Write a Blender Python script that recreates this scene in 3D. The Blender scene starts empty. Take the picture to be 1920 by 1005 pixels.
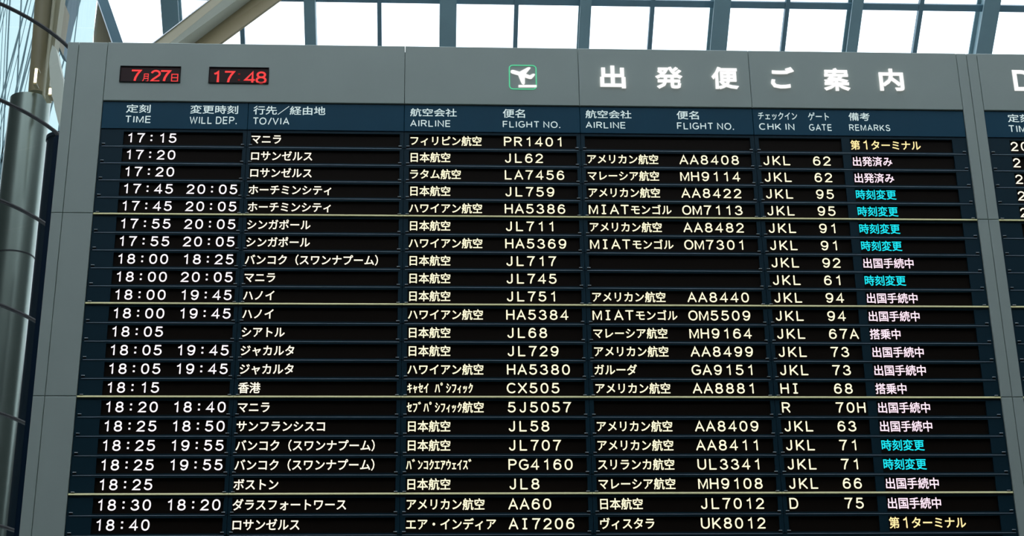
import bpy, math, random
from mathutils import Vector, Matrix
SC = bpy.context.scene
COL = SC.collection
# ------------------------------------------------------------------ camera
FPX = 2947.985
YAW, PIT, ROL = 0.0579013, 0.3705577, -0.0154297
CAM = Vector((0.0, -8.473372, -3.620375))
_cy, _sy, _cp, _sp = math.cos(YAW), math.sin(YAW), math.cos(PIT), math.sin(PIT)
FW = Vector((_sy*_cp, _cy*_cp, _sp)); _R = Vector((_cy, -_sy, 0)); _U = _R.cross(FW)
RT = _R*math.cos(ROL) + _U*math.sin(ROL); UP = -_R*math.sin(ROL) + _U*math.cos(ROL)
cd = bpy.data.cameras.new('camera'); cam = bpy.data.objects.new('camera', cd); COL.objects.link(cam)
cd.sensor_width = 36.0; cd.lens = FPX*36/1920; cd.clip_end = 500
cam.matrix_world = Matrix.Translation(CAM) @ Matrix((RT, UP, -FW)).transposed().to_4x4()
SC.camera = cam
# ------------------------------------------------------------------ sky and exposure
w = bpy.data.worlds.new('overcast_sky'); SC.world = w; w.use_nodes = True
bg = w.node_tree.nodes['Background']
bg.inputs[0].default_value = (0.98, 1.10, 1.22, 1); bg.inputs[1].default_value = 2.1
SC.view_settings.view_transform = 'Standard'; SC.view_settings.look = 'None'
SC.view_settings.gamma = 1.0; SC.view_settings.use_curve_mapping = False
SC.view_settings.exposure = 0.0
FLOOR = -5.22


def lin(c):
    return tuple(((x/255)/12.92 if x/255 <= 0.04045 else ((x/255+0.055)/1.055)**2.4) for x in c)


def at(u, v, y):
    """world point at depth y seen at pixel u, v of the 1920 x 1005 photograph"""
    d = FW*FPX + RT*(u-960) + UP*(502.5-v)
    return CAM + d*((y-CAM.y)/d.y)


# ------------------------------------------------------------------ materials
def mat(name, base, rough=0.5, metal=0.0, spec=0.5, noise=0.0, nscale=8.0, bump=0.0, coat=0.0):
    m = bpy.data.materials.new(name); m.use_nodes = True
    nt = m.node_tree; b = nt.nodes['Principled BSDF']
    b.inputs['Base Color'].default_value = (*base, 1); b.inputs['Roughness'].default_value = rough
    b.inputs['Metallic'].default_value = metal; b.inputs['Specular IOR Level'].default_value = spec
    b.inputs['Coat Weight'].default_value = coat
    if noise or bump:
        tc = nt.nodes.new('ShaderNodeTexCoord'); n = nt.nodes.new('ShaderNodeTexNoise')
        n.inputs['Scale'].default_value = nscale; n.inputs['Detail'].default_value = 5
        nt.links.new(tc.outputs['Object'], n.inputs['Vector'])
        if noise:
            r = nt.nodes.new('ShaderNodeValToRGB')
            r.color_ramp.elements[0].position = 0.3; r.color_ramp.elements[1].position = 0.7
            r.color_ramp.elements[0].color = (*[c*(1-noise) for c in base], 1)
            r.color_ramp.elements[1].color = (*[min(1, c*(1+noise)) for c in base], 1)
            nt.links.new(n.outputs['Fac'], r.inputs['Fac']); nt.links.new(r.outputs['Color'], b.inputs['Base Color'])
        if bump:
            bp = nt.nodes.new('ShaderNodeBump'); bp.inputs['Strength'].default_value = bump
            bp.inputs['Distance'].default_value = 0.01
            nt.links.new(n.outputs['Fac'], bp.inputs['Height']); nt.links.new(bp.outputs['Normal'], b.inputs['Normal'])
    return m


def emit(name, rgb, s=1.0):
    m = bpy.data.materials.new(name); m.use_nodes = True; nt = m.node_tree
    nt.nodes.remove(nt.nodes['Principled BSDF'])
    e = nt.nodes.new('ShaderNodeEmission'); e.inputs[0].default_value = (*lin(rgb), 1); e.inputs[1].default_value = s
    nt.links.new(e.outputs[0], nt.nodes['Material Output'].inputs[0])
    return m


def glass(name, tint, refl=0.06, rough=0.02):
    m = bpy.data.materials.new(name); m.use_nodes = True; nt = m.node_tree
    nt.nodes.remove(nt.nodes['Principled BSDF'])
    t = nt.nodes.new('ShaderNodeBsdfTransparent'); t.inputs[0].default_value = (*tint, 1)
    g = nt.nodes.new('ShaderNodeBsdfGlossy'); g.inputs['Roughness'].default_value = rough
    x = nt.nodes.new('ShaderNodeMixShader'); x.inputs[0].default_value = refl
    nt.links.new(t.outputs[0], x.inputs[1]); nt.links.new(g.outputs[0], x.inputs[2])
    nt.links.new(x.outputs[0], nt.nodes['Material Output'].inputs[0])
    return m


M = {}
M['panel'] = mat('painted_grey_metal', (0.55, 0.64, 0.59), 0.40, noise=0.03, nscale=3)
M['navy'] = mat('navy_plastic', (0.008, 0.040, 0.062), 0.38, spec=0.4, noise=0.06, nscale=6)
M['navy_plate'] = mat('navy_heading_plate', (0.011, 0.095, 0.165), 0.4, spec=0.4, noise=0.04, nscale=5)
M['lip'] = mat('painted_lip_highlight', (0.42, 0.52, 0.62), 0.4)  # lighter colour stands in for skylight caught on the module lip
M['clip'] = mat('steel_clip', (0.85, 0.9, 0.95), 0.35, metal=0.1)
M['shadow_and_rim'] = mat('black_shadow_and_rim', (0.004, 0.005, 0.006), 0.8)
M['display'] = mat('dark_display_glass', (0.016, 0.011, 0.008), 0.3, spec=0.3)
M['casing'] = mat('dark_casing', (0.006, 0.010, 0.014), 0.7)
M['side'] = mat('navy_side_casing', (0.004, 0.022, 0.050), 0.5, spec=0.15)
M['yellow'] = mat('yellow_strip', (1.0, 0.93, 0.45), 0.4)
M['print'] = mat('white_print', (0.85, 0.88, 0.88), 0.5)
M['print_lit'] = emit('backlit_white_print', (205, 226, 226))
M['title'] = emit('lit_white_acrylic', (252, 250, 250), 1.05)
M['green'] = emit('lit_green_outline', (96, 214, 160))
M['red'] = emit('red_led', (250, 74, 74))
M['dimred'] = emit('unlit_red_led', (120, 28, 30))
M['led_white'] = emit('white_led', (250, 244, 250), 1.25)
M['led_cream'] = emit('cream_led', (253, 246, 222), 1.25)
M['led_yellowish'] = emit('warm_cream_led', (250, 244, 206), 1.25)
M['led_pink'] = emit('pinkish_white_led', (250, 222, 236), 1.25)
M['led_cyan'] = emit('cyan_led', (28, 212, 224), 1.25)
M['led_amber'] = emit('amber_led', (252, 226, 160), 1.25)
M['steel'] = mat('grey_blue_painted_steel', (0.18, 0.29, 0.32), 0.55, noise=0.06, nscale=1.5)
M['steel_dark'] = mat('dark_blue_painted_steel', (0.10, 0.19, 0.235), 0.55, noise=0.06, nscale=1.5)
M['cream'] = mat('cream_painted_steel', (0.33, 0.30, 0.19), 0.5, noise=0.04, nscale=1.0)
M['olive'] = mat('olive_paint_and_soffit_shade', (0.25, 0.205, 0.11), 0.5, noise=0.04, nscale=1.0)
M['drum'] = mat('brushed_metal_column', (0.26, 0.30, 0.265), 0.30, metal=1.0, noise=0.05, nscale=2.0)
M['dark_pillar'] = mat('dark_navy_pillar', (0.004, 0.012, 0.020), 0.5, spec=0.15)
M['joint'] = mat('black_joint', (0.004, 0.005, 0.006), 0.6)
M['fin_and_lit_web'] = mat('white_fin_and_lit_web', (0.60, 0.62, 0.52), 0.4)
M['lampw'] = emit('warm_lamp', (255, 246, 205), 3.0)
M['roof_glass'] = glass('clear_roof_glass', (1.0, 1.0, 1.0), 0.04)
M['tint_glass'] = glass('pale_blue_glass', (0.58, 0.645, 0.64), 0.01)
M['drum_glass'] = glass('curved_clear_glass', (0.97, 0.99, 0.99), 0.012)
M['floor'] = mat('dark_stone_floor', (0.06, 0.065, 0.06), 0.4, noise=0.15, nscale=0.7)
M['floor_bounce'] = mat('pale_bounce_floor', (0.72, 0.76, 0.76), 0.6, noise=0.05, nscale=0.7)
M['wall'] = mat('dark_hall_wall', (0.035, 0.045, 0.042), 0.7, noise=0.1, nscale=0.5)


# ------------------------------------------------------------------ mesh helpers
class MB:
    def __init__(s): s.v = []; s.f = []; s.m = []
    def add(s, vs, fs, mi=0):
        o = len(s.v); s.v += [tuple(v) for v in vs]
        for f in fs: s.f.append(tuple(i+o for i in f)); s.m.append(mi)
    def box(s, x0, x1, y0, y1, z0, z1, mi=0):
        s.add([(x, y, z) for x in (x0, x1) for y in (y0, y1) for z in (z0, z1)],
              [(0, 1, 3, 2), (4, 6, 7, 5), (0, 4, 5, 1), (2, 3, 7, 6), (0, 2, 6, 4), (1, 5, 7, 3)], mi)
    def bevbox(s, x0, x1, y0, y1, z0, z1, b=0.004, mi=0):
        """box whose front face (y0) has chamfered edges"""
        vs = [(x0, y1, z0), (x1, y1, z0), (x1, y1, z1), (x0, y1, z1), (x0, y0+b, z0), (x1, y0+b, z0), (x1, y0+b, z1), (x0, y0+b, z1),
              (x0+b, y0, z0+b), (x1-b, y0, z0+b), (x1-b, y0, z1-b), (x0+b, y0, z1-b)]
        s.add(vs, [(0, 3, 2, 1), (0, 1, 5, 4), (1, 2, 6, 5), (2, 3, 7, 6), (3, 0, 4, 7), (4, 5, 9, 8), (5, 6, 10, 9), (6, 7, 11, 10), (7, 4, 8, 11), (8, 9, 10, 11)], mi)
    def beam(s, a, b, wd, ht, upv=(0, 0, 1), mi=0):
        """rectangular bar from a to b, wd across, ht along the up direction"""
        a = Vector(a); b = Vector(b); d = (b-a).normalized(); x = d.cross(Vector(upv)).normalized(); z = x.cross(d)
        vs = [p + x*(i*wd/2) + z*(j*ht/2) for p in (a, b) for i, j in ((-1, -1), (1, -1), (1, 1), (-1, 1))]
        s.add(vs, [(3, 2, 1, 0), (4, 5, 6, 7), (0, 1, 5, 4), (1, 2, 6, 5), (2, 3, 7, 6), (3, 0, 4, 7)], mi)
    def cyl(s, cx, cy, z0, z1, r, n=48, mi=0, r1=None, caps=True):
        r1 = r if r1 is None else r1
        a = [2*math.pi*i/n for i in range(n)]
        vs = [(cx+r*math.cos(t), cy+r*math.sin(t), z0) for t in a] + [(cx+r1*math.cos(t), cy+r1*math.sin(t), z1) for t in a]
        fs = [(i, (i+1) % n, n+(i+1) % n, n+i) for i in range(n)]
        s.add(vs, fs, mi)
        if caps: s.add(vs, [tuple(range(n-1, -1, -1)), tuple(range(n, 2*n))], mi)
    def prism(s, pts, y0, y1, mi=0):
        """polygon in x, z pushed from y0 to y1"""
        n = len(pts)
        s.add([(x, y0, z) for x, z in pts] + [(x, y1, z) for x, z in pts],
              [tuple(range(n)), tuple(range(2*n-1, n-1, -1))] + [(i, n+i, n+(i+1) % n, (i+1) % n) for i in range(n)], mi)
    def mesh(s, name, mats, smooth=False):
        me = bpy.data.meshes.new(name); me.from_pydata(s.v, [], s.f)
        for m in (mats if isinstance(mats, (list, tuple)) else [mats]): me.materials.append(M[m])
        me.polygons.foreach_set('material_index', s.m)
        if smooth: me.polygons.foreach_set('use_smooth', [len(f) == 4 for f in s.f])
        me.update(); return me


def link(name, me, parent=None, loc=(0, 0, 0)):
    o = bpy.data.objects.new(name, me); COL.objects.link(o); o.location = loc
    if parent is not None: o.parent = parent
    return o


def tag(o, label=None, cat=None, group=None, kind=None):
    for k, v in (('label', label), ('category', cat), ('group', group), ('kind', kind)):
        if v: o[k] = v
    return o


# ------------------------------------------------------------------ stroke lettering (latin letters and figures)
def arc(cx, cy, rx, ry, a0, a1, n=14, e=1.0):
    out = []
    for i in range(n+1):
        t = math.radians(a0+(a1-a0)*i/n); c, s_ = math.cos(t), math.sin(t)
        out.append((cx+rx*math.copysign(abs(c)**e, c), cy+ry*math.copysign(abs(s_)**e, s_)))
    return out


_six = [(0.90, 0.86), (0.74, 0.97), (0.52, 1.0), (0.28, 0.95), (0.10, 0.78), (0.0, 0.52), (0.0, 0.33)]
G = {
 '0': (0.68, [arc(.5, .5, .5, .5, 90, 450, 24, .88)]),
 '1': (0.30, [[(.02, .80), (.55, .86), (.92, 1), (.92, 0)]]),
 '2': (0.68, [arc(.5, .72, .48, .28, 172, -32, 14) + [(.62, .40), (.22, .18), (.0, 0), (1, 0)]]),
 '3': (0.68, [arc(.47, .76, .42, .24, 165, -90, 14), arc(.47, .26, .53, .26, 90, -165, 16)]),
 '4': (0.72, [[(.74, 0), (.74, 1), (0, .27), (1, .27)]]),
 '5': (0.68, [[(.90, 1), (.17, 1), (.08, .50)] + arc(.47, .32, .53, .32, 132, -155, 16)]),
 '6': (0.68, [_six, arc(.5, .31, .5, .31, 0, 360, 20, .95)]),
 '7': (0.68, [[(0, 1), (1, 1), (.70, .68), (.48, .32), (.40, 0)]]),
 '8': (0.68, [arc(.5, .765, .42, .235, 0, 360, 20, .95), arc(.5, .265, .5, .265, 0, 360, 20, .95)]),
 '9': (0.68, [[(1-x, 1-y) for x, y in _six], arc(.5, .69, .5, .31, 0, 360, 20, .95)]),
 'A': (0.84, [[(0, 0), (.5, 1), (1, 0)], [(.17, .33), (.83, .33)]]),
 'C': (0.84, [arc(.54, .5, .54, .5, 48, 312, 22, .95)]),
 'D': (0.76, [[(0, 0), (0, 1), (.45, 1)] + arc(.45, .5, .55, .5, 90, -90, 16, .9) + [(0, 0)]]),
 'E': (0.66, [[(1, 1), (0, 1), (0, 0), (1, 0)], [(0, .52), (.92, .52)]]),
 'F': (0.64, [[(1, 1), (0, 1), (0, 0)], [(0, .50), (.9, .50)]]),
 'G': (0.86, [arc(.54, .5, .54, .5, 50, 325, 22, .95) + [(1.0, .46), (.58, .46)]]),
 'H': (0.74, [[(0, 0), (0, 1)], [(1, 0), (1, 1)], [(0, .52), (1, .52)]]),
 'I': (0.02, [[(.5, 0), (.5, 1)]]),
 'J': (0.56, [[(.92, 1), (.92, .26)] + arc(.47, .25, .45, .25, 0, -170, 12)]),
 'K': (0.74, [[(0, 0), (0, 1)], [(.95, 1), (0, .32)], [(.30, .54), (1, 0)]]),
 'L': (0.62, [[(0, 1), (0, 0), (1, 0)]]),
 'M': (0.88, [[(0, 0), (0, 1), (.5, .08), (1, 1), (1, 0)]]),
 'N': (0.76, [[(0, 0), (0, 1), (1, 0), (1, 1)]]),
 'O': (0.92, [arc(.5, .5, .5, .5, 90, 450, 26, .92)]),
 'P': (0.70, [[(0, 0), (0, 1), (.55, 1)] + arc(.55, .74, .45, .26, 90, -90, 12) + [(0, .48)]]),
 'R': (0.74, [[(0, 0), (0, 1), (.55, 1)] + arc(.55, .75, .42, .25, 90, -90, 12) + [(0, .50)], [(.52, .50), (.98, 0)]]),
 'S': (0.70, [arc(.5, .755, .45, .245, 25, 262, 14) + [(.62, .49)] + arc(.5, .25, .5, .25, 72, -168, 14)]),
 'T': (0.76, [[(0, 1), (1, 1)], [(.5, 1), (.5, 0)]]),
 'U': (0.76, [[(0, 1), (0, .34)] + arc(.5, .34, .5, .34, 180, 360, 14) + [(1, 1)]]),
 'V': (0.80, [[(0, 1), (.5, 0), (1, 1)]]),
 'W': (1.16, [[(0, 1), (.25, 0), (.5, .95), (.75, 0), (1, 1)]]),
 'X': (0.80, [[(0, 0), (1, 1)], [(0, 1), (1, 0)]]),
 '/': (0.44, [[(0, -.05), (1, 1.05)]]),
}


def stroke(mb, pts, r, rnd=True):
    """ribbon of half width r along points in x, z"""
    P = []
    for p in pts:
        p = Vector(p)
        if not P or (p-P[-1]).length > 1e-5: P.append(p)
    closed = (P[0]-P[-1]).length < 1e-6
    if closed: P = P[:-1]
    n = len(P); L = []; Rr = []
    for i in range(n):
        a = P[i-1] if (i > 0 or closed) else None; b = P[(i+1) % n] if (i < n-1 or closed) else None
        d0 = (P[i]-a).normalized() if a is not None else None; d1 = (b-P[i]).normalized() if b is not None else None
        if d0 is None: d0 = d1
        if d1 is None: d1 = d0
        n0 = Vector((-d0.y, d0.x)); n1 = Vector((-d1.y, d1.x)); m = n0+n1
        k = m.length_squared
        m = n0 if k < 0.2 else m*(2/k)
        if m.length > 1.9: m = m.normalized()*1.9
        L.append(P[i]+m*r); Rr.append(P[i]-m*r)
    vs = [(p.x, 0, p.y) for p in L] + [(p.x, 0, p.y) for p in Rr]
    fs = [(i, n+i, n+(i+1) % n, (i+1) % n) for i in range(n if closed else n-1)]
    mb.add(vs, fs)
    if rnd and not closed:
        for p in (P[0], P[-1]):
            k = 8; mb.add([(p.x+r*math.cos(2*math.pi*j/k), 0, p.y+r*math.sin(2*math.pi*j/k)) for j in range(k)], [tuple(range(k-1, -1, -1))])


def latin(mb, ch, cx, z0, h, r, rnd=True, serif=False, wmax=None):
    """one letter centred on cx, outer height h; returns outer width"""
    if ch == ':':
        for zz in (.26, .74):
            a = h*.085; mb.add([(cx-a, 0, z0+h*zz-a), (cx+a, 0, z0+h*zz-a), (cx+a, 0, z0+h*zz+a), (cx-a, 0, z0+h*zz+a)], [(0, 1, 2, 3)])
        return 2*h*.085
    if ch == '.':
        a = r*1.1; mb.add([(cx-a, 0, z0), (cx+a, 0, z0), (cx+a, 0, z0+2*a), (cx-a, 0, z0+2*a)], [(0, 1, 2, 3)]); return 2*a
    wd, ss = G[ch]; hh = h-2*r; ww = wd*hh
    if wmax and ww > wmax-2*r: ww = wmax-2*r
    if ch == 'I' and serif:
        ss = [[(.5, 0), (.5, 1)], [(0, 0), (1, 0)], [(0, 1), (1, 1)]]; ww = .36*hh
    for s_ in ss: stroke(mb, [(cx-ww/2+x*ww, z0+r+z*hh) for x, z in s_], r, rnd)
    return ww+2*r


# ------------------------------------------------------------------ CJK glyphs from the built-in font
_gc = {}


def glyph(ch, bold=0.0, res=2):
    k = (ch, bold)
    if k not in _gc and bold:
        vs, fs = glyph(ch, 0.0, res); t = MB(); t.v = [(x, 0, y) for x, y in vs]; t.f = list(fs); t.m = [0]*len(fs)
        cnt = {}
        for f in fs:
            for i in range(len(f)):
                e = (f[i], f[(i+1) % len(f)]); cnt[e] = 1
        nxt = {a: b for a, b in cnt if (b, a) not in cnt}
        while nxt:
            st = next(iter(nxt)); loop = [st]; cur = nxt.pop(st)
            while cur != st and cur in nxt: loop.append(cur); cur = nxt.pop(cur)
            pts = []
            for i in loop:
                p = vs[i]
                if not pts or math.hypot(p[0]-pts[-1][0], p[1]-pts[-1][1]) > .004: pts.append(p)
            if len(pts) > 2 and math.hypot(pts[0][0]-pts[-1][0], pts[0][1]-pts[-1][1]) < .004: pts.pop()
            if len(pts) > 2: stroke(t, pts+[pts[0]], bold, False)
        _gc[k] = ([(v[0], v[2]) for v in t.v], t.f)
    if k not in _gc:
        c = bpy.data.curves.new('t', 'FONT'); c.body = ch; c.resolution_u = res
        o = bpy.data.objects.new('t', c); COL.objects.link(o)
        me = bpy.data.meshes.new_from_object(o.evaluated_get(bpy.context.evaluated_depsgraph_get()))
        _gc[k] = ([(v.co.x, v.co.y) for v in me.vertices], [tuple(p.vertices) for p in me.polygons])
        bpy.data.objects.remove(o); bpy.data.curves.remove(c); bpy.data.meshes.remove(me)
    return _gc[k]


def cjk(mb, ch, x0, zc, pw, S, bold=0.0):
    vs, fs = glyph(ch, bold)
    mb.add([(x0+x*pw, 0, zc+(y-.382)*S) for x, y in vs], fs)


def text_box(s, x0, x1, z0, z1, material, bold=0.0, y=0.0, rad=None, thick=0.0):
    """string fitted to a rectangle; CJK from the font, latin from strokes"""
    mb = MB()
    if all(ord(c) < 128 for c in s):
        h = z1-z0; r = rad or h*.068; x = 0; gap = h*.20
        for i, c in enumerate(s):
            if c == ' ': x += h*.34; continue
            t = MB(); wd = latin(t, c, 0, z0, h, r, rnd=False)
            g = gap*(0.45 if (c in 'TAV/' and i+1 < len(s) and s[i+1] in 'TAV/O') else 1.0)
            mb.add([(vx+x+wd/2, vy, vz) for vx, vy, vz in t.v], t.f); x += wd+g
        lo = min(v[0] for v in mb.v); hi = max(v[0] for v in mb.v); k = (x1-x0)/(hi-lo)
        mb.v = [(x0+(a-lo)*k, y, c) for a, b, c in mb.v]
    else:
        for i, c in enumerate(s): cjk(mb, c, i, 0, 1, 1, bold)
        X = [v[0] for v in mb.v]; Z = [v[2] for v in mb.v]
        kx = (x1-x0)/(max(X)-min(X)); kz = (z1-z0)/(max(Z)-min(Z)); a0, b0 = min(X), min(Z)
        mb.v = [(x0+(a-a0)*kx, y, z0+(c-b0)*kz) for a, b, c in mb.v]
    if thick:
        n = len(mb.v); edges = {}
        for f in mb.f:
            for i in range(len(f)):
                e = (f[i], f[(i+1) % len(f)]); edges[e] = 1
        rim = [e for e in edges if (e[1], e[0]) not in edges]
        mb.v += [(a, b+thick, c) for a, b, c in mb.v]
        for a, b in rim: mb.f.append((a, a+n, b+n, b)); mb.m.append(0)
    return mb.mesh('lettering', material)


# ================================================================== the hall (structure)
ZH = CAM.z + 0.5955*30.0          # height of the lowest visible roof rail
YH = CAM.y + 30.0
TAN = 0.9025                      # roof falls away behind the board
RIDGE_Z = 24.0
YR = YH - (RIDGE_Z-ZH)/TAN
YE = YH + (ZH-8.0)/TAN            # eave at z = 8
XL, XR = -22.0, 30.0
zroof = lambda y: ZH + (YH-y)*TAN

mb = MB(); mb.box(XL, XR, -34, 0.0, FLOOR-0.3, FLOOR); tag(link('floor', mb.mesh('floor', 'floor')), 'dark stone hall floor', kind='structure')
mb = MB(); mb.box(XL, XR, 0.0, YE, FLOOR-0.3, FLOOR); tag(link('floor_2', mb.mesh('floor_2', 'floor_bounce')), 'unseen pale floor behind the boards, lightened to bounce light upward', kind='structure')  # pale colour added here to throw light up onto the rafters
mb = MB(); mb.box(XL, XR, YE-.4, YE, FLOOR, 8.3); tag(link('wall_back', mb.mesh('wall_back', 'wall')), 'dark hall wall behind the departure boards', kind='structure')
mb = MB(); mb.box(XL, XR, -34.4, -34, FLOOR, 26.0); tag(link('wall_front', mb.mesh('wall_front', 'wall')), 'dark hall wall behind the viewer', kind='structure')
mb = MB(); mb.box(XL, XR, -34, -8.5, 8.0, 8.5); tag(link('shading_slab', mb.mesh('shading_slab', 'wall')), 'added dark slab over the viewer that shades the lower rows', kind='structure')  # unseen slab added to darken the board towards its bottom
mb = MB(); mb.box(XR, XR+.4, -34, YE, FLOOR, 26.0); tag(link('wall_right', mb.mesh('wall_right', 'wall')), 'dark hall side wall', kind='structure')
mb = MB(); mb.box(XL-.4, XL, -34, YE, FLOOR, 26.0); tag(link('wall_left', mb.mesh('wall_left', 'wall')), 'dark hall side wall on the left', kind='structure')

roof = tag(link('ceiling', None), 'sloping glass roof on grey blue steel rafters', kind='structure')
upn = Vector((0, TAN, 1)).normalized()
# rafters: heavy and light ones alternate every 3.015 m
rails = []
for k in range(-6, 9):
    xc = 0.43 + 3.025*k; heavy = (k % 2 == 0)
    if k == -1: continue
    wd, dp = (0.37, 0.50) if heavy else (0.245, 0.42)
    if xc < -8: continue
    m = MB(); off = upn*(dp/2)
    a = Vector((xc, YE-.5, zroof(YE-.5))) + off; b = Vector((xc, YR, RIDGE_Z)) + off; c = Vector((xc, -25, RIDGE_Z)) + Vector((0, 0, dp/2+.1))
    # I-section: bottom flange, web, top flange
    for o_, w_, h_ in ((-dp/2+.025, wd, .05), (0, wd-.16, dp-.1), (dp/2-.025, wd, .05)):
        m.beam(a+upn*o_, b+upn*o_, w_, h_, upn); m.beam(b+Vector((0, 0, o_)), c+Vector((0, 0, o_)), w_, h_)
    link('rafter', m.mesh('rafter', 'steel'), roof)
k = -1; xc = 0.43-3.025
m = MB(); m.beam(Vector((xc, YE-.5, zroof(YE-.5)))+upn*.21, Vector((xc, YR, RIDGE_Z))+upn*.21, .245, .42, upn)
link('rafter', m.mesh('rafter', 'steel'), roof)
m = MB(); xc = 0.43-6.05
# glazing bars halfway between the rafters
gb = MB(); L_ = (Vector((0, YE-.5, zroof(YE-.5)))-Vector((0, YR, RIDGE_Z)))
gb.beam(Vector((0, YE-.5, zroof(YE-.5)))+upn*.30, Vector((0, YR, RIDGE_Z))+upn*.30, .095, .14, upn)
gb.beam(Vector((0, YR, RIDGE_Z+.4)), Vector((0, -25, RIDGE_Z+.4)), .095, .14)
gbm = gb.mesh('glazing_bar', 'steel_dark')
for k in range(-2, 8): link('glazing_bar', gbm, roof, (0.43+1.5125+3.025*(k-0)-3.025*0, 0, 0)) if k > -3 else None
# rails across
sl = math.hypot(1, TAN)
rb = MB(); rb.beam((-5.4, 0, 0), (26, 0, 0), .24, .16, (0, 0, 1))
rot = math.atan(TAN)
step = 1.95
nr = int((YE-YR)*sl/step)
for j in range(-3, 8):
    yy = YH - j*step/sl; zz = zroof(yy)
    c = Vector((0, yy, zz)) + upn*.30 + Vector((0, -TAN, TAN*TAN)).normalized()*0
    d = Vector((0, -1, TAN)).normalized()*-.005
    r_ = MB(); r_.beam(Vector((-6.6, c.y, c.z))+d, Vector((26, c.y, c.z))+d, .15, .07, upn)
    # small bolted brackets where the rail meets each rafter
    link('roof_rail', r_.mesh('roof_rail', 'steel_dark'), roof)
for j in range(8):
    y_ = YR - 2 - j*3.4
    r_ = MB(); r_.beam((-6.6, y_, RIDGE_Z+.4), (26, y_, RIDGE_Z+.4), .24, .2)
    link('roof_rail', r_.mesh('roof_rail', 'steel_dark'), roof)
# panes, one by one in the part of the roof the photograph shows
for j in (-1, 0, 1):
    for k in range(-5, 11):
        x0 = 0.43 + 1.5125*k - 0.0; x1 = x0+1.5125
        ya, yb = YH-j*step/sl, YH-(j+1)*step/sl
        n_ = upn*.38
        m = MB(); P = [Vector((x0+.02, ya-.02, zroof(ya-.02)))+n_, Vector((x1-.02, ya-.02, zroof(ya-.02)))+n_, Vector((x1-.02, yb+.02, zroof(yb+.02)))+n_, Vector((x0+.02, yb+.02, zroof(yb+.02)))+n_]
        Q = [p+upn*.012 for p in P]
        m.add(P+Q, [(0, 1, 2, 3), (7, 6, 5, 4), (0, 4, 5, 1), (1, 5, 6, 2), (2, 6, 7, 3), (3, 7, 4, 0)])
        link('pane', m.mesh('pane', 'roof_glass'), roof)

# glass wall of the stair tower side, far left, behind the round glass shaft
YW = 15.0
gw = tag(link('window_1', None), 'tall pale blue glass wall hung on thin slanting cables', kind='structure')
def P3(u, v, y=YW): return at(u, v, y)
xa, xb = P3(-250, 0).x, P3(176, 60).x
zlo = P3(60, 560).z; zhi = P3(60, -600).z
nx, nz = 4, 5
for i in range(nx):
    for j in range(nz):
        a0 = xa+(xb-xa)*i/nx; a1 = xa+(xb-xa)*(i+1)/nx; b0 = zlo+(zhi-zlo)*j/nz; b1 = zlo+(zhi-zlo)*(j+1)/nz
        m = MB(); m.box(a0+.006, a1-.006, YW, YW+.02, b0+.006, b1-.006); link('pane', m.mesh('pane', 'tint_glass'), gw)
random.seed(7)
lines = []
for i in range(46):
    u = -60 + i*5.2 + random.uniform(-2.5, 2.5)
    sl_ = random.choice([.20, .24, .17, .27, .05, .22]) if u < 120 else random.choice([.17, .22, .26, .12])
    lines.append((u, sl_, random.choice([.008, .011, .015, .02])))
for u, s_, wd in lines:
    a = P3(u-300*s_, 420, YW-.05); b = P3(u+720*s_, -600, YW-.05)
    if P3(u+260*s_, -140).x > xb or P3(u+100*s_, 20).x > xb: continue
    m = MB(); m.beam(a, b, wd, wd, (0, 1, 0)); link('cable', m.mesh('cable', 'steel' if wd > .009 else 'steel_dark'), gw)
    
# dark wall under the glass wall
mb = MB(); mb.box(xa-8, P3(176, 60).x+.6, YW-.1, YW+.3, FLOOR, zlo); tag(link('wall_side', mb.mesh('wall_side', 'wall')), 'dark lower wall beneath the glass wall', kind='structure')

# gable beam at the end of the roof
YB = 20.0
def poly(mb, pts, y, t):
    mb.prism([(at(u, v, y).x, at(u, v, y).z) for u, v in pts], y, y+t)
gbm_ = tag(link('gable_beam', None), 'dark teal steel gable beam rising left behind the top of the board', 'beam')
m = MB(); poly(m, [(242, 170), (262, 170), (62.5, -400), (44.3, -400)], YB-.3, .5); link('flange', m.mesh('flange', 'steel_dark'), gbm_)
m = MB(); poly(m, [(172, 170), (240, 170), (183, 4), (176, 60)], YB+.1, .1); link('web_plate', m.mesh('web_plate', 'olive'), gbm_)
m = MB(); poly(m, [(240.5, 170), (242.5, 170), (44.8, -400), (42.8, -400)], YB-.4, .05); link('edge_strip', m.mesh('edge_strip', 'clip'), gbm_)

# cream diagonal brace
br = tag(link('diagonal_brace', None), 'broad cream steel brace rising to the right above the date display', 'brace')
def lerp(a, b, t): return a+(b-a)*t
def line_x(b80, t0, v): return lerp(t0, b80, v/80.0)
def strip(name, e0, e1, y0, y1, material, th=.06):
    """plate between two slanted edges, each given by its x at v=80 and v=0, at depths y0, y1"""
    m = MB(); vs = []
    for v in (190, -420):
        for e, y in ((e0, y0), (e1, y1)):
            p = at(line_x(e[0], e[1], v), v, y); vs.append(p)
    q = [p+Vector((0, th, 0)) for p in vs]
    m.add(vs+q, [(0, 1, 3, 2), (4, 6, 7, 5), (0, 4, 5, 1), (2, 3, 7, 6), (0, 2, 6, 4), (1, 5, 7, 3)])
    link(name, m.mesh(name, material), br)
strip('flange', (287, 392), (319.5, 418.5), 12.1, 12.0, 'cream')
strip('web_plate', (319, 418), (365.5, 470.5), 12.0, 12.25, 'fin_and_lit_web')  # lighter than the cream flange: light on this face put into its colour
strip('soffit_plate', (365, 470), (414, 523), 12.25, 12.1, 'olive')  # olive instead of cream paints the shade on this face
strip('edge_strip', (286, 391), (288.3, 393.3), 12.05, 12.05, 'clip', .05)  # pale line painted in as the highlight along the left edge

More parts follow.
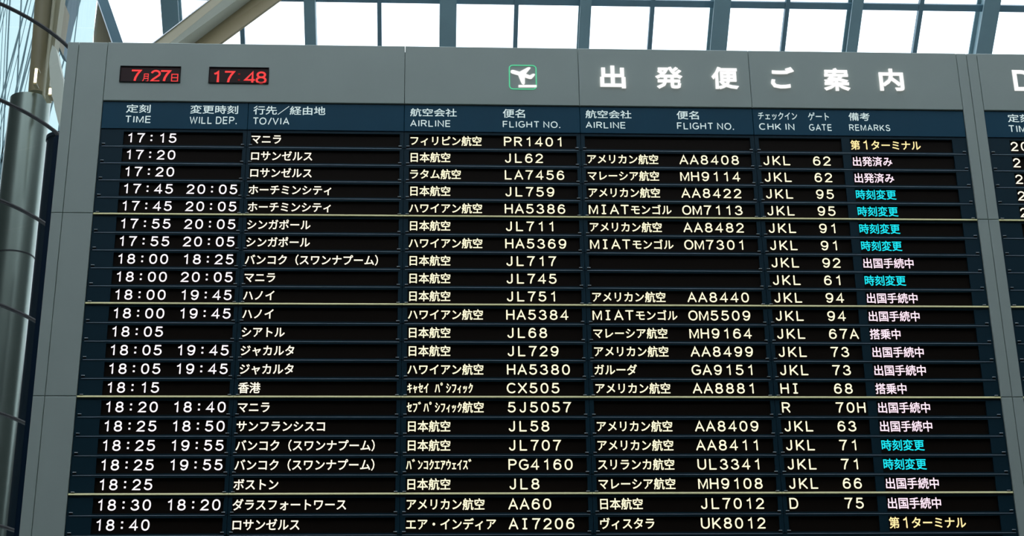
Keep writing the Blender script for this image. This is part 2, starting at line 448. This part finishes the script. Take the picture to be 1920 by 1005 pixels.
# ================================================================== columns and glass shaft at the left
def pix_cyl(u0, u1, v, y):
    a, b = at(u0, v, y), at(u1, v, y)
    return (a.x+b.x)/2, (b.x-a.x)/2
YD = 8.0
cx, r = pix_cyl(20, 95, 185, YD); ztop = at(57, 172, YD-r).z
col1 = tag(link('round_column', None, None, (cx, YD, FLOOR)), 'wide grey metal round column behind the curved glass', 'column')
m = MB()
m.cyl(0, 0, 0, ztop-FLOOR, r, 64); link('shaft', m.mesh('shaft', 'drum', True), col1)
for zz in (at(30, 469, YD-r).z,):
    m = MB(); m.cyl(0, 0, zz-FLOOR-.008, zz-FLOOR+.008, r+.004, 64); link('joint', m.mesh('joint', 'joint', True), col1)
# upper olive column standing on the wide one, a little inclined like its stay
up1 = tag(link('upper_column', None, None, (cx, YD, ztop)), 'narrow olive column rising from the top of the wide round column', 'column')
def tilted(name, b0, b1, t0, t1, v0, v1, y, material, parent, n=32):
    a, b = at(b0, v0, y), at(b1, v0, y); c, d = at(t0, v1, y), at(t1, v1, y)
    A = (a+b)/2; B = (c+d)/2; ra = (b.x-a.x)/2; rb_ = (d.x-c.x)/2
    m = MB(); o = parent.location if parent else Vector()
    vs = []
    for p, rr in ((A, ra), (B, rb_)):
        for i in range(n):
            t = 2*math.pi*i/n; vs.append((p.x+rr*math.cos(t)-o.x, p.y+rr*math.sin(t)-o.y, p.z-o.z))
    m.add(vs, [(i, (i+1) % n, n+(i+1) % n, n+i) for i in range(n)])
    m.add(vs, [tuple(range(n-1, -1, -1)), tuple(range(n, 2*n))])
    return link(name, m.mesh(name, material, True), parent)
tilted('shaft', 53, 86, 102.6, 136.8, 176, -500, YD, 'olive', up1)
# slender cream post with edge strip beside it
post = tag(link('slender_post', None), 'slender cream post leaning beside the olive column', 'post')
m = MB(); m.prism([(at(u, v, 7.4).x, at(u, v, 7.4).z) for u, v in [(80, 178), (90, 178), (181, -500), (154, -500)]], 7.4, 7.6); link('plate', m.mesh('plate', 'cream'), post)
m = MB(); m.prism([(at(u, v, 7.3).x, at(u, v, 7.3).z) for u, v in [(79, 178), (81.5, 178), (156.5, -500), (153, -500)]], 7.3, 7.4); link('edge_strip', m.mesh('edge_strip', 'cream'), post)
m = MB(); m.prism([(at(u, v, 7.9).x, at(u, v, 7.9).z) for u, v in [(104, 80), (113, 88), (116, 60), (142, -60), (118, -60)]], 7.9, 8.3); link('dark_flange', m.mesh('dark_flange', 'steel_dark'), post)
m = MB(); m.prism([(at(u, v, 7.6).x, at(u, v, 7.6).z) for u, v in [(98, 60), (110, 85), (122, 8), (116, 0), (106, 0)]], 7.6, 7.85); link('web_plate', m.mesh('web_plate', 'olive'), post)
# curved white fin
fin = [(98, 84), (106, 92), (109, 108), (113, 128), (119, 150), (121, 200), (116, 250), (109, 230), (103, 205), (97, 172), (93, 140), (92, 118), (94, 100)]
m = MB(); m.prism([(at(u, v, 7.0).x, at(u, v, 7.0).z) for u, v in fin][::-1], 7.0, 7.15)
tag(link('curved_fin', m.mesh('curved_fin', 'fin_and_lit_web'), post), 'curved pale white fin')
# small lamps on the olive column
def lamp(u, v0, v1, y, label):
    a, b = at(u, v1, y), at(u, v0, y); rr = .016
    o = tag(link('wall_lamp', None, None, a), label, 'lamp', 'bright tube lamps on the olive column')
    m = MB(); m.cyl(0, 0, 0, b.z-a.z, rr, 12); link('tube', m.mesh('tube', 'lampw', True), o)
    m = MB(); m.box(-.02, .02, .0, .12, -.02, .0); m.box(-.02, .02, .0, .12, b.z-a.z, b.z-a.z+.02); link('bracket', m.mesh('bracket', 'olive'), o)
lamp(65.5, 129, 155, YD-.35, 'taller bright tube lamp on the front of the olive column')
lamp(93.5, 166, 177, 7.12, 'short bright lamp at the foot of the leaning cream post')
# dark round pillar close to the board
YP = 6.2
cx, r = pix_cyl(85, 150, 300, YP); zt = at(117, 248, YP-r).z
o = tag(link('dark_pillar', None, None, (cx, YP, FLOOR)), 'dark navy round pillar just left of the board edge', 'pillar')
m = MB(); m.cyl(0, 0, 0, zt-FLOOR, r, 48); link('shaft', m.mesh('shaft', 'dark_pillar', True), o)
m = MB(); m.cyl(0, 0, zt-FLOOR-.03, zt-FLOOR+.01, r+.01, 48); link('cap', m.mesh('cap', 'dark_pillar', True), o)

# round glass shaft with black joints
gs = tag(link('glass_shaft', None, None, (-4.364, 3.0, FLOOR)), 'large round glass shaft with black horizontal joints at the left edge', 'glass shaft')
zj = [2.5065+.7665*k for k in range(-9, 4)]
zs = [FLOOR] + [z for z in zj if z > FLOOR+.2]
for i in range(len(zs)-1):
    m = MB(); m.cyl(0, 0, zs[i]-FLOOR+.008, zs[i+1]-FLOOR-.008, 1.612, 96, caps=False)
    link('glass_panel', m.mesh('glass_panel', 'drum_glass', True), gs)
for z in zs[1:]:
    m = MB(); n = 96
    prof = [(1.60, -.010), (1.622, -.010), (1.622, .010), (1.60, .010)]
    vs = [(pr*math.cos(2*math.pi*i/n), pr*math.sin(2*math.pi*i/n), z-FLOOR+pz) for i in range(n) for pr, pz in prof]
    # only the half that faces the hall carries the visible joint
    fs = [(4*i+j, 4*((i+1) % n)+j, 4*((i+1) % n)+(j+1) % 4, 4*i+(j+1) % 4) for i in range(n) for j in range(4) if math.pi*.98 <= 2*math.pi*i/n or 2*math.pi*i/n < 0.05]
    m.add(vs, fs); link('joint', m.mesh('joint', 'joint', True), gs)

# ================================================================== departure boards
V = [-2.1683, -2.1017, -1.9296, -1.0703, -0.1412, 0.9146, 1.9678, 3.2720, 3.3370, 3.4027]
ZT, ZF, ZHB = 1.1199, 0.7278, 0.5465
NR = 25
ZBOT = 0.55 - .55*5 - .006
g2 = .0012
WIN = {0: [(-1.794, -1.094)], 1: [(-1.048, -.166)], 2: [(-.111, .890)], 3: [(.940, 1.942)], 4: [(1.994, 2.500), (2.551, 3.182)]}
SEAM = {0: (V[2], V[3]), 1: (V[3], V[4]), 2: (V[4], V[5]), 3: (V[5], V[6]), 4: (V[6], V[7])}
MH = .106; WT, WB = -.0135, -.1000
REC = .012


def module_meshes(x0, x1, wins):
    """frame, display glass, painted lip highlight and clips of one row module, top edge at z = 0, x from x0"""
    fr = MB(); xs = [x0+g2]; 
    for a, b in wins: xs += [a, b]
    xs.append(x1-g2)
    zs_ = [-MH, WB, WT, 0]
    for i in range(len(xs)-1):
        for j in range(3):
            if i % 2 == 1 and j == 1: continue
            fr.add([(xs[i], 0, zs_[j]), (xs[i+1], 0, zs_[j]), (xs[i+1], 0, zs_[j+1]), (xs[i], 0, zs_[j+1])], [(0, 1, 2, 3)])
    for a, b in wins:
        fr.add([(a, 0, WB), (b, 0, WB), (b, 0, WT), (a, 0, WT), (a, REC, WB), (b, REC, WB), (b, REC, WT), (a, REC, WT)],
               [(0, 4, 5, 1), (1, 5, 6, 2), (2, 6, 7, 3), (3, 7, 4, 0)])
    A, B = x0+g2, x1-g2
    fr.add([(A, 0, -MH), (B, 0, -MH), (B, 0, 0), (A, 0, 0), (A, .05, -MH), (B, .05, -MH), (B, .05, 0), (A, .05, 0)],
           [(0, 4, 5, 1), (1, 5, 6, 2), (2, 6, 7, 3), (3, 7, 4, 0), (4, 7, 6, 5)])
    ds = []
    for a, b in wins:
        d = MB(); d.box(a-.004, b+.004, REC, REC+.01, WB-.004, WT+.004); ds.append(d.mesh('display', 'display'))
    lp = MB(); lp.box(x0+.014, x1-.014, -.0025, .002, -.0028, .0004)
    lt = []
    for c in (x0+.0235, x1-.0235):
        q = MB(); q.bevbox(c-.0095, c+.0095, -.006, 0, -.0955, -.0920, .001, 0); q.box(c-.0095, c+.0095, -.0012, .0005, -.1035, -.0955, 1)  # black box under the clip is its shadow, put in as colour
        lt.append(q.mesh('clip', ['clip', 'shadow_and_rim']))
    return fr.mesh('row_module', 'navy'), ds, lp.mesh('lip_highlight', 'lip'), lt


P = .0622
C_TIME, C_DEP, C_DEST, C_AIR, C_FLT, C_AIR2, C_FLT2, C_CHK, C_GATE, C_REM = -1.787, -1.414, -1.0495, -.111, .447, .947, 1.502, 2.002, 2.309, 2.555
HALF = set('ｷｬｾｲﾊﾟｼﾌｨｯｸﾌﾞﾝｺｴｱｳｪｽﾞｾﾌﾞ') | {'~'}


def led(mb, s, x):
    """LED text in fixed cells starting at x; z = 0 is the top edge of the module"""
    dz = .0035
    zc = -.0535+dz
    for c in s:
        if c == ' ': x += P; continue
        if c == '~': x += P/2; continue
        if c in HALF: cjk(mb, c, x+.002, zc, P*.98, .0665, LEDB); x += P/2; continue
        if c in G or c == ':': latin(mb, c, x+P/2, zc-.0305, 0.0612, .0041, True, True, wmax=.0535)
        else: cjk(mb, c, x, zc, P, .0672, LEDB)
        x += P


LEDB = .014
W_, C_, Y_, PK, CY, AM = 'led_white', 'led_cream', 'led_yellowish', 'led_pink', 'led_cyan', 'led_amber'
CHG, IMM, BRD, DEPD, T1 = ('時刻変更', CY), ('出国手続中', PK), ('搭乗中', PK), ('出発済み', PK), ('第1ターミナル', AM)
AAn = 'アメリカン航空'; HAn = 'ハワイアン航空'; JLn = '日本航空'; MHn = 'マレーシア航空'; MI = 'MIATモンゴル'
BKK = 'バンコク（スワンナプーム）'
ROWS = [
 ('17:15', '', 'マニラ', 'フィリピン航空', 'PR1401', '', '', '', '', T1),
 ('17:20', '', 'ロサンゼルス', JLn, 'JL62', AAn, 'AA8408', 'JKL', '62', DEPD),
 ('17:20', '', 'ロサンゼルス', 'ラタム航空', 'LA7456', MHn, 'MH9114', 'JKL', '62', DEPD),
 ('17:45', '20:05', 'ホーチミンシティ', JLn, 'JL759', AAn, 'AA8422', 'JKL', '95', CHG),
 ('17:45', '20:05', 'ホーチミンシティ', HAn, 'HA5386', MI, 'OM7113', 'JKL', '95', CHG),
 ('17:55', '20:05', 'シンガポール', JLn, 'JL711', AAn, 'AA8482', 'JKL', '91', CHG),
 ('17:55', '20:05', 'シンガポール', HAn, 'HA5369', MI, 'OM7301', 'JKL', '91', CHG),
 ('18:00', '18:25', BKK, JLn, 'JL717', '', '', 'JKL', '92', IMM),
 ('18:00', '20:05', 'マニラ', JLn, 'JL745', '', '', 'JKL', '61', CHG),
 ('18:00', '19:45', 'ハノイ', JLn, 'JL751', AAn, 'AA8440', 'JKL', '94', IMM),
 ('18:00', '19:45', 'ハノイ', HAn, 'HA5384', MI, 'OM5509', 'JKL', '94', IMM),
 ('18:05', '', 'シアトル', JLn, 'JL68', MHn, 'MH9164', 'JKL', '67A', BRD),
 ('18:05', '19:45', 'ジャカルタ', JLn, 'JL729', AAn, 'AA8499', 'JKL', '73', IMM),
 ('18:05', '19:45', 'ジャカルタ', HAn, 'HA5380', 'ガルーダ', 'GA9151', 'JKL', '73', IMM),
 ('18:15', '', '香港', 'ｷｬｾｲ~ﾊﾟｼﾌｨｯｸ', 'CX505', AAn, 'AA8881', 'HI', '68', BRD),
 ('18:20', '18:40', 'マニラ', 'ｾﾌﾞﾊﾟｼﾌｨｯｸ航空', '5J5057', '', '', 'R', '70H', IMM),
 ('18:25', '18:50', 'サンフランシスコ', JLn, 'JL58', AAn, 'AA8409', 'JKL', '63', IMM),
 ('18:25', '19:55', BKK, JLn, 'JL707', AAn, 'AA8411', 'JKL', '71', CHG),
 ('18:25', '19:55', BKK, 'ﾊﾞﾝｺｸｴｱｳｪｲｽﾞ', 'PG4160', 'スリランカ航空', 'UL3341', 'JKL', '71', CHG),
 ('18:25', '', 'ボストン', JLn, 'JL8', MHn, 'MH9108', 'JKL', '66', IMM),
 ('18:30', '18:20', 'ダラスフォートワース', AAn, 'AA60', JLn, 'JL7012', 'D', '75', IMM),
 ('18:40', '', 'ロサンゼルス', 'エア・インディア', 'AI7206', 'ヴィスタラ', 'UK8012', '', '', T1),
 ('', '', '', '', '', '', '', '', '', T1),
]


def row_top(i): return 0.55 - .55*(i//5) - .0065 - .1095*(i % 5)


def lettering(parent, items, colour):
    for s, x in items:
        if not s: continue
        m = MB(); led(m, s, x)
        m.v = [(a, REC-.0015, c) for a, b, c in m.v]
        link('lettering', m.mesh('lettering', colour), parent)


def end_panel(board, x0, x1, y0=-.012):
    cuts = [ZT, 0.0, -1.10, ZBOT-.08]
    for i in range(3):
        m = MB(); m.bevbox(x0+.0016, x1-.0016, y0, .06, cuts[i+1]+.0016, cuts[i]-.0016, .0025); link('end_panel', m.mesh('end_panel', 'panel'), board)


def board_common(board, x0, x1, inner0, inner1):
    m = MB(); m.box(x0+.004, x1-.004, .055, .48, ZBOT-.06, ZT-.006); link('casing', m.mesh('casing', 'casing'), board)
    for sx in (x0+.5, x1-.5):
        m = MB(); m.box(sx-.12, sx+.12, .15, .39, FLOOR, ZBOT-.06); m.box(sx-.25, sx+.25, .02, .52, FLOOR, FLOOR+.03); link('leg', m.mesh('leg', 'steel_dark'), board)
    m = MB(); m.bevbox(inner0+.001, inner1-.001, -.012, .06, ZBOT-.08, ZBOT-.004, .002); link('bottom_rail', m.mesh('bottom_rail', 'panel'), board)


def yellow(board, x0, x1):
    for g in range(1, 5):
        z = .55-.55*g
        m = MB(); A, B_ = x0+.001, x1-.001
        pr = [(.03, z-.0062), (-.003, z-.0062), (-.008, z-.0045), (-.001, z+.0062), (.03, z+.0062)]
        m.add([(A, a, b) for a, b in pr]+[(B_, a, b) for a, b in pr], [(4, 3, 2, 1, 0), (5, 6, 7, 8, 9)]+[(i, (i+1) % 5, 5+(i+1) % 5, 5+i) for i in range(5)])
        link('yellow_strip', m.mesh('yellow_strip', 'yellow'), board)


B1 = tag(link('departure_board', None), 'large grey and navy airport departure board full of lit flight rows', 'departure board')
board_common(B1, V[0], V[8], V[2], V[7])
for a, b in ((V[0], V[1]), (V[1], V[2]), (V[7], V[8])): end_panel(B1, a, b)
m = MB(); m.box(V[0]-.036, V[0]+.01, .03, .46, ZBOT-.06, .50); m.box(V[0]-.02, V[0]+.01, .0, .05, ZBOT-.06, .50); tag(link('side_casing', m.mesh('side_casing', 'side'), B1), 'navy side casing')
fas = []
for i, (a, b) in enumerate(((V[2], V[4]), (V[4], V[5]), (V[5], V[6]), (V[6], V[7]))):
    m = MB(); m.bevbox(a+.0014, b-.0014, -.012, .06, ZF, ZT, .0025); fas.append(link('fascia_panel', m.mesh('fascia_panel', 'panel'), B1))
HEADS = {0: [('定刻', -1.7902, -1.6467, .6505, .7063), ('TIME', -1.7886, -1.6422, .5844, .6311), ('変更時刻', -1.413, -1.1302, .6496, .7065), ('WILL DEP.', -1.4125, -1.1348, .5825, .6312)],
 1: [('行先／経由地', -1.0398, -.6122, .6477, .7062), ('TO/VIA', -1.0376, -.8241, .5817, .6285)],
 2: [('航空会社', -.1061, .1729, .6465, .7014), ('AIRLINE', -.1054, .1334, .5787, .6233), ('便名', .4498, .5833, .6443, .7032), ('FLIGHT NO.', .4488, .7943, .5793, .6228)],
 3: [('航空会社', .9488, 1.2276, .6469, .7022), ('AIRLINE', .9483, 1.1876, .5802, .6237), ('便名', 1.503, 1.6378, .6461, .7032), ('FLIGHT NO.', 1.5021, 1.8474, .5793, .6252)],
 4: [('チェックイン', 2.0013, 2.2408, .649, .7014), ('CHK IN', 2.0024, 2.2186, .5814, .6257), ('ゲート', 2.3076, 2.4361, .6482, .7031), ('GATE', 2.3083, 2.4457, .5788, .6232), ('備考', 2.5578, 2.688, .6491, .7041), ('REMARKS', 2.555, 2.8072, .5809, .624)]}


def heading(board, x0, x1, items, dx=0.0):
    m = MB(); m.bevbox(x0+.0012, x1-.0012, -.004, .05, ZHB+.001, ZF-.004, .002); hp = link('heading_plate', m.mesh('heading_plate', 'navy_plate'), board)
    for s, a, b, c, d in items:
        link('heading_text', text_box(s, a+dx, b+dx, c, d, 'print_lit', bold=.010, y=-.0048), hp)
    return hp


for k in range(5):
    heading(B1, *SEAM[k], HEADS[k])
# shared module meshes
for k in range(5):
    fm, dm, lm_, cm = module_meshes(*SEAM[k], WIN[k])
    for i in range(NR):
        t = row_top(i)
        o = link('row_module', fm, B1, (0, 0, t))
        for d in dm: link('display', d, o)
        if i % 5: link('lip_highlight', lm_, o)
        for c in cm: link('clip', c, o)
        if i < len(ROWS):
            R_ = ROWS[i]
            if k == 0: lettering(o, [(R_[0], C_TIME), (R_[1], C_DEP)], W_)
            if k == 1: lettering(o, [(R_[2], C_DEST)], C_)
            if k == 2: lettering(o, [(R_[3], C_AIR), (R_[4], C_FLT)], Y_)
            if k == 3: lettering(o, [(R_[5], C_AIR2), (R_[6], C_FLT2)], Y_)
            if k == 4:
                lettering(o, [(R_[7], C_CHK), (R_[8], C_GATE)], Y_)
                lettering(o, [(R_[9][0], C_REM)], R_[9][1])
    yellow(B1, *SEAM[k])

# title characters, pictogram and clock on the fascia
FY = -.0145
for s, a, b, c, d, f in (('出', 1.0451, 1.2004, .8479, .9996, 2), ('発', 1.3838, 1.5502, .8479, .997, 2), ('便', 1.7299, 1.895, .8497, 1.0, 2),
                         ('ご', 2.0958, 2.2418, .8597, 1.0051, 3), ('案', 2.4219, 2.584, .8477, 1.0023, 3), ('内', 2.7695, 2.9206, .8521, 1.0025, 3)):
    link('title_character', text_box(s, a, b, c, d, 'title', bold=.025, y=FY-.006, thick=.008), B1)


def fz(x, z):
    p = at(940+x/14.36, 110+z/14.36, -.012); return (p.x, p.z)


pic = tag(link('pictogram', None, B1), 'lit aircraft take-off pictogram in a green outline')
plane = [(250, 345), (265, 320), (300, 312), (340, 318), (490, 362), (590, 308), (700, 250), (735, 240), (770, 243), (782, 255), (770, 278), (655, 415), (765, 458), (840, 420), (880, 415), (905, 435), (880, 475), (815, 545), (780, 550), (735, 542), (632, 508), (632, 670), (605, 705), (580, 697), (556, 682), (535, 650), (455, 450), (290, 403), (255, 380)]
m = MB(); m.prism([fz(*q) for q in plane][::-1], -.018, -.0121); link('aircraft_shape', m.mesh('aircraft_shape', 'title'), pic)
m = MB(); m.prism([fz(*q) for q in [(462, 718), (950, 718), (950, 775), (462, 775)]][::-1], -.018, -.0121); link('runway_bar', m.mesh('runway_bar', 'title'), pic)
m = MB(); x0, z1 = fz(212, 180); x1, z0 = fz(945, 825); rr = .022; pts = []
for cx_, cz_, a0 in ((x1-rr, z1-rr, 0), (x0+rr, z1-rr, 90), (x0+rr, z0+rr, 180), (x1-rr, z0+rr, 270)): pts += arc(cx_, cz_, rr, rr, a0, a0+90, 6)
pts.append(pts[0]); stroke(m, pts, .0032); m.v = [(a, -.0145, c) for a, b, c in m.v]
link('outline', m.mesh('outline', 'green'), pic)


def clock(name, x0, x1, z0, z1, glyphs):
    m = MB(); yy = -.0135
    # thin dark rim around the recessed LED field
    for a, b, c, d in ((x0-.004, x1+.004, z1, z1+.004), (x0-.004, x1+.004, z0-.004, z0), (x0-.004, x0, z0, z1), (x1, x1+.004, z0, z1)): m.box(a, b, yy-.004, yy+.001, c, d)
    o = link(name, m.mesh(name, 'shadow_and_rim'), B1)
    m = MB(); m.box(x0, x1, yy, yy+.001, z0, z1); link('display', m.mesh('display', 'led_field'), o)
    for col in ('red', 'dimred'):
        m = MB()
        for ch, a, b, c, d, cc in glyphs:
            if cc != col: continue
            if ord(ch) < 128:
                if ch == ':':
                    for q in (c, d): m.add([(a, 0, q-.006), (b, 0, q-.006), (b, 0, q+.006), (a, 0, q+.006)], [(0, 1, 2, 3)])
                    continue
                t = MB(); latin(t, ch, 0, 0, d-c, .0062, False)
                lo = min(v[0] for v in t.v); hi = max(v[0] for v in t.v); kk = (b-a)/(hi-lo)
                m.add([(a+(v[0]-lo)*kk, 0, c+v[2]) for v in t.v], t.f)
            else:
                t = MB(); cjk(t, ch, 0, 0, 1, 1, .01); X = [v[0] for v in t.v]; Z = [v[2] for v in t.v]
                m.add([(a+(v[0]-min(X))*(b-a)/(max(X)-min(X)), 0, c+(v[2]-min(Z))*(d-c)/(max(Z)-min(Z))) for v in t.v], t.f)
        if m.v:
            m.v = [(a, yy-.001, c) for a, b, c in m.v]; link('lettering', m.mesh('lettering', col), o)


M['led_field'] = mat('dark_red_led_field', (0.035, 0.006, 0.006), 0.6)
def bx(u0, u1, v0, v1):
    a = at(u0, v0, -.0135); b = at(u1, v1, -.0135); return a.x, b.x, b.z, a.z
def gl(ch, u0, u1, v0, v1, c='red'):
    a, b, q, d = bx(u0, u1, v0, v1); return (ch, a, b, q, d, c)
clock('date_display', -1.8387, -1.4867, .8557, .9545, [gl('7', 247.5, 265.5, 130.5, 153.5), gl('月', 267.5, 278, 138, 153.5), gl('2', 281.5, 300.5, 131, 154), gl('7', 302, 321, 131.5, 154), gl('日', 321.5, 333.5, 138.5, 154.5)])
clock('time_display', -1.3107, -.9611, .8545, .9545, [gl('1', 401.5, 410.5, 133, 156), gl('7', 422, 441, 133, 156.5), gl(':', 446.5, 450, 139, 150, 'dimred'), gl('4', 457, 477.5, 134, 157), gl('8', 480, 499.5, 134, 157.5)])

# ---------------- the second board, cut by the right edge of the photograph
OFF = V[9] - V[2]
B2 = tag(link('departure_board', None), 'second departure board cut off at the right edge with a lit letter D', 'departure board')
XE = V[3]+OFF
board_common(B2, V[8], XE+.24, V[9], XE)
end_panel(B2, V[8], V[9]); end_panel(B2, XE, XE+.24)
m = MB(); m.bevbox(V[9]+.0014, XE-.0014, -.012, .06, ZF, ZT, .0025); link('fascia_panel', m.mesh('fascia_panel', 'panel'), B2)
td = MB(); latin(td, 'D', 0, 0, .145, .0135, False); lo = min(v[0] for v in td.v); td.v = [(3.610+(a-lo)*1.0, FY, .862+c) for a, b, c in td.v]
link('title_letter', td.mesh('title_letter', 'title'), B2)
heading(B2, V[9], XE, [(s, a, b, c, d) for s, a, b, c, d in ([('定刻', -1.7875, -1.644, .650, .7057), ('TIME', -1.7880, -1.6416, .582, .6304)])], OFF)
dxs = OFF
fm, dm, lm_, cm = module_meshes(V[9], XE, [(a+OFF, b+OFF) for a, b in WIN[0]])
for i in range(NR):
    o = link('row_module', fm, B2, (0, 0, row_top(i)))
    for d in dm: link('display', d, o)
    if i % 5: link('lip_highlight', lm_, o)
    for c in cm: link('clip', c, o)
    if i == 0: lettering(o, [('20', C_TIME+OFF-.008)], C_)
    elif i < 5: lettering(o, [('2', C_TIME+OFF-.008)], C_)
yellow(B2, V[9], XE)
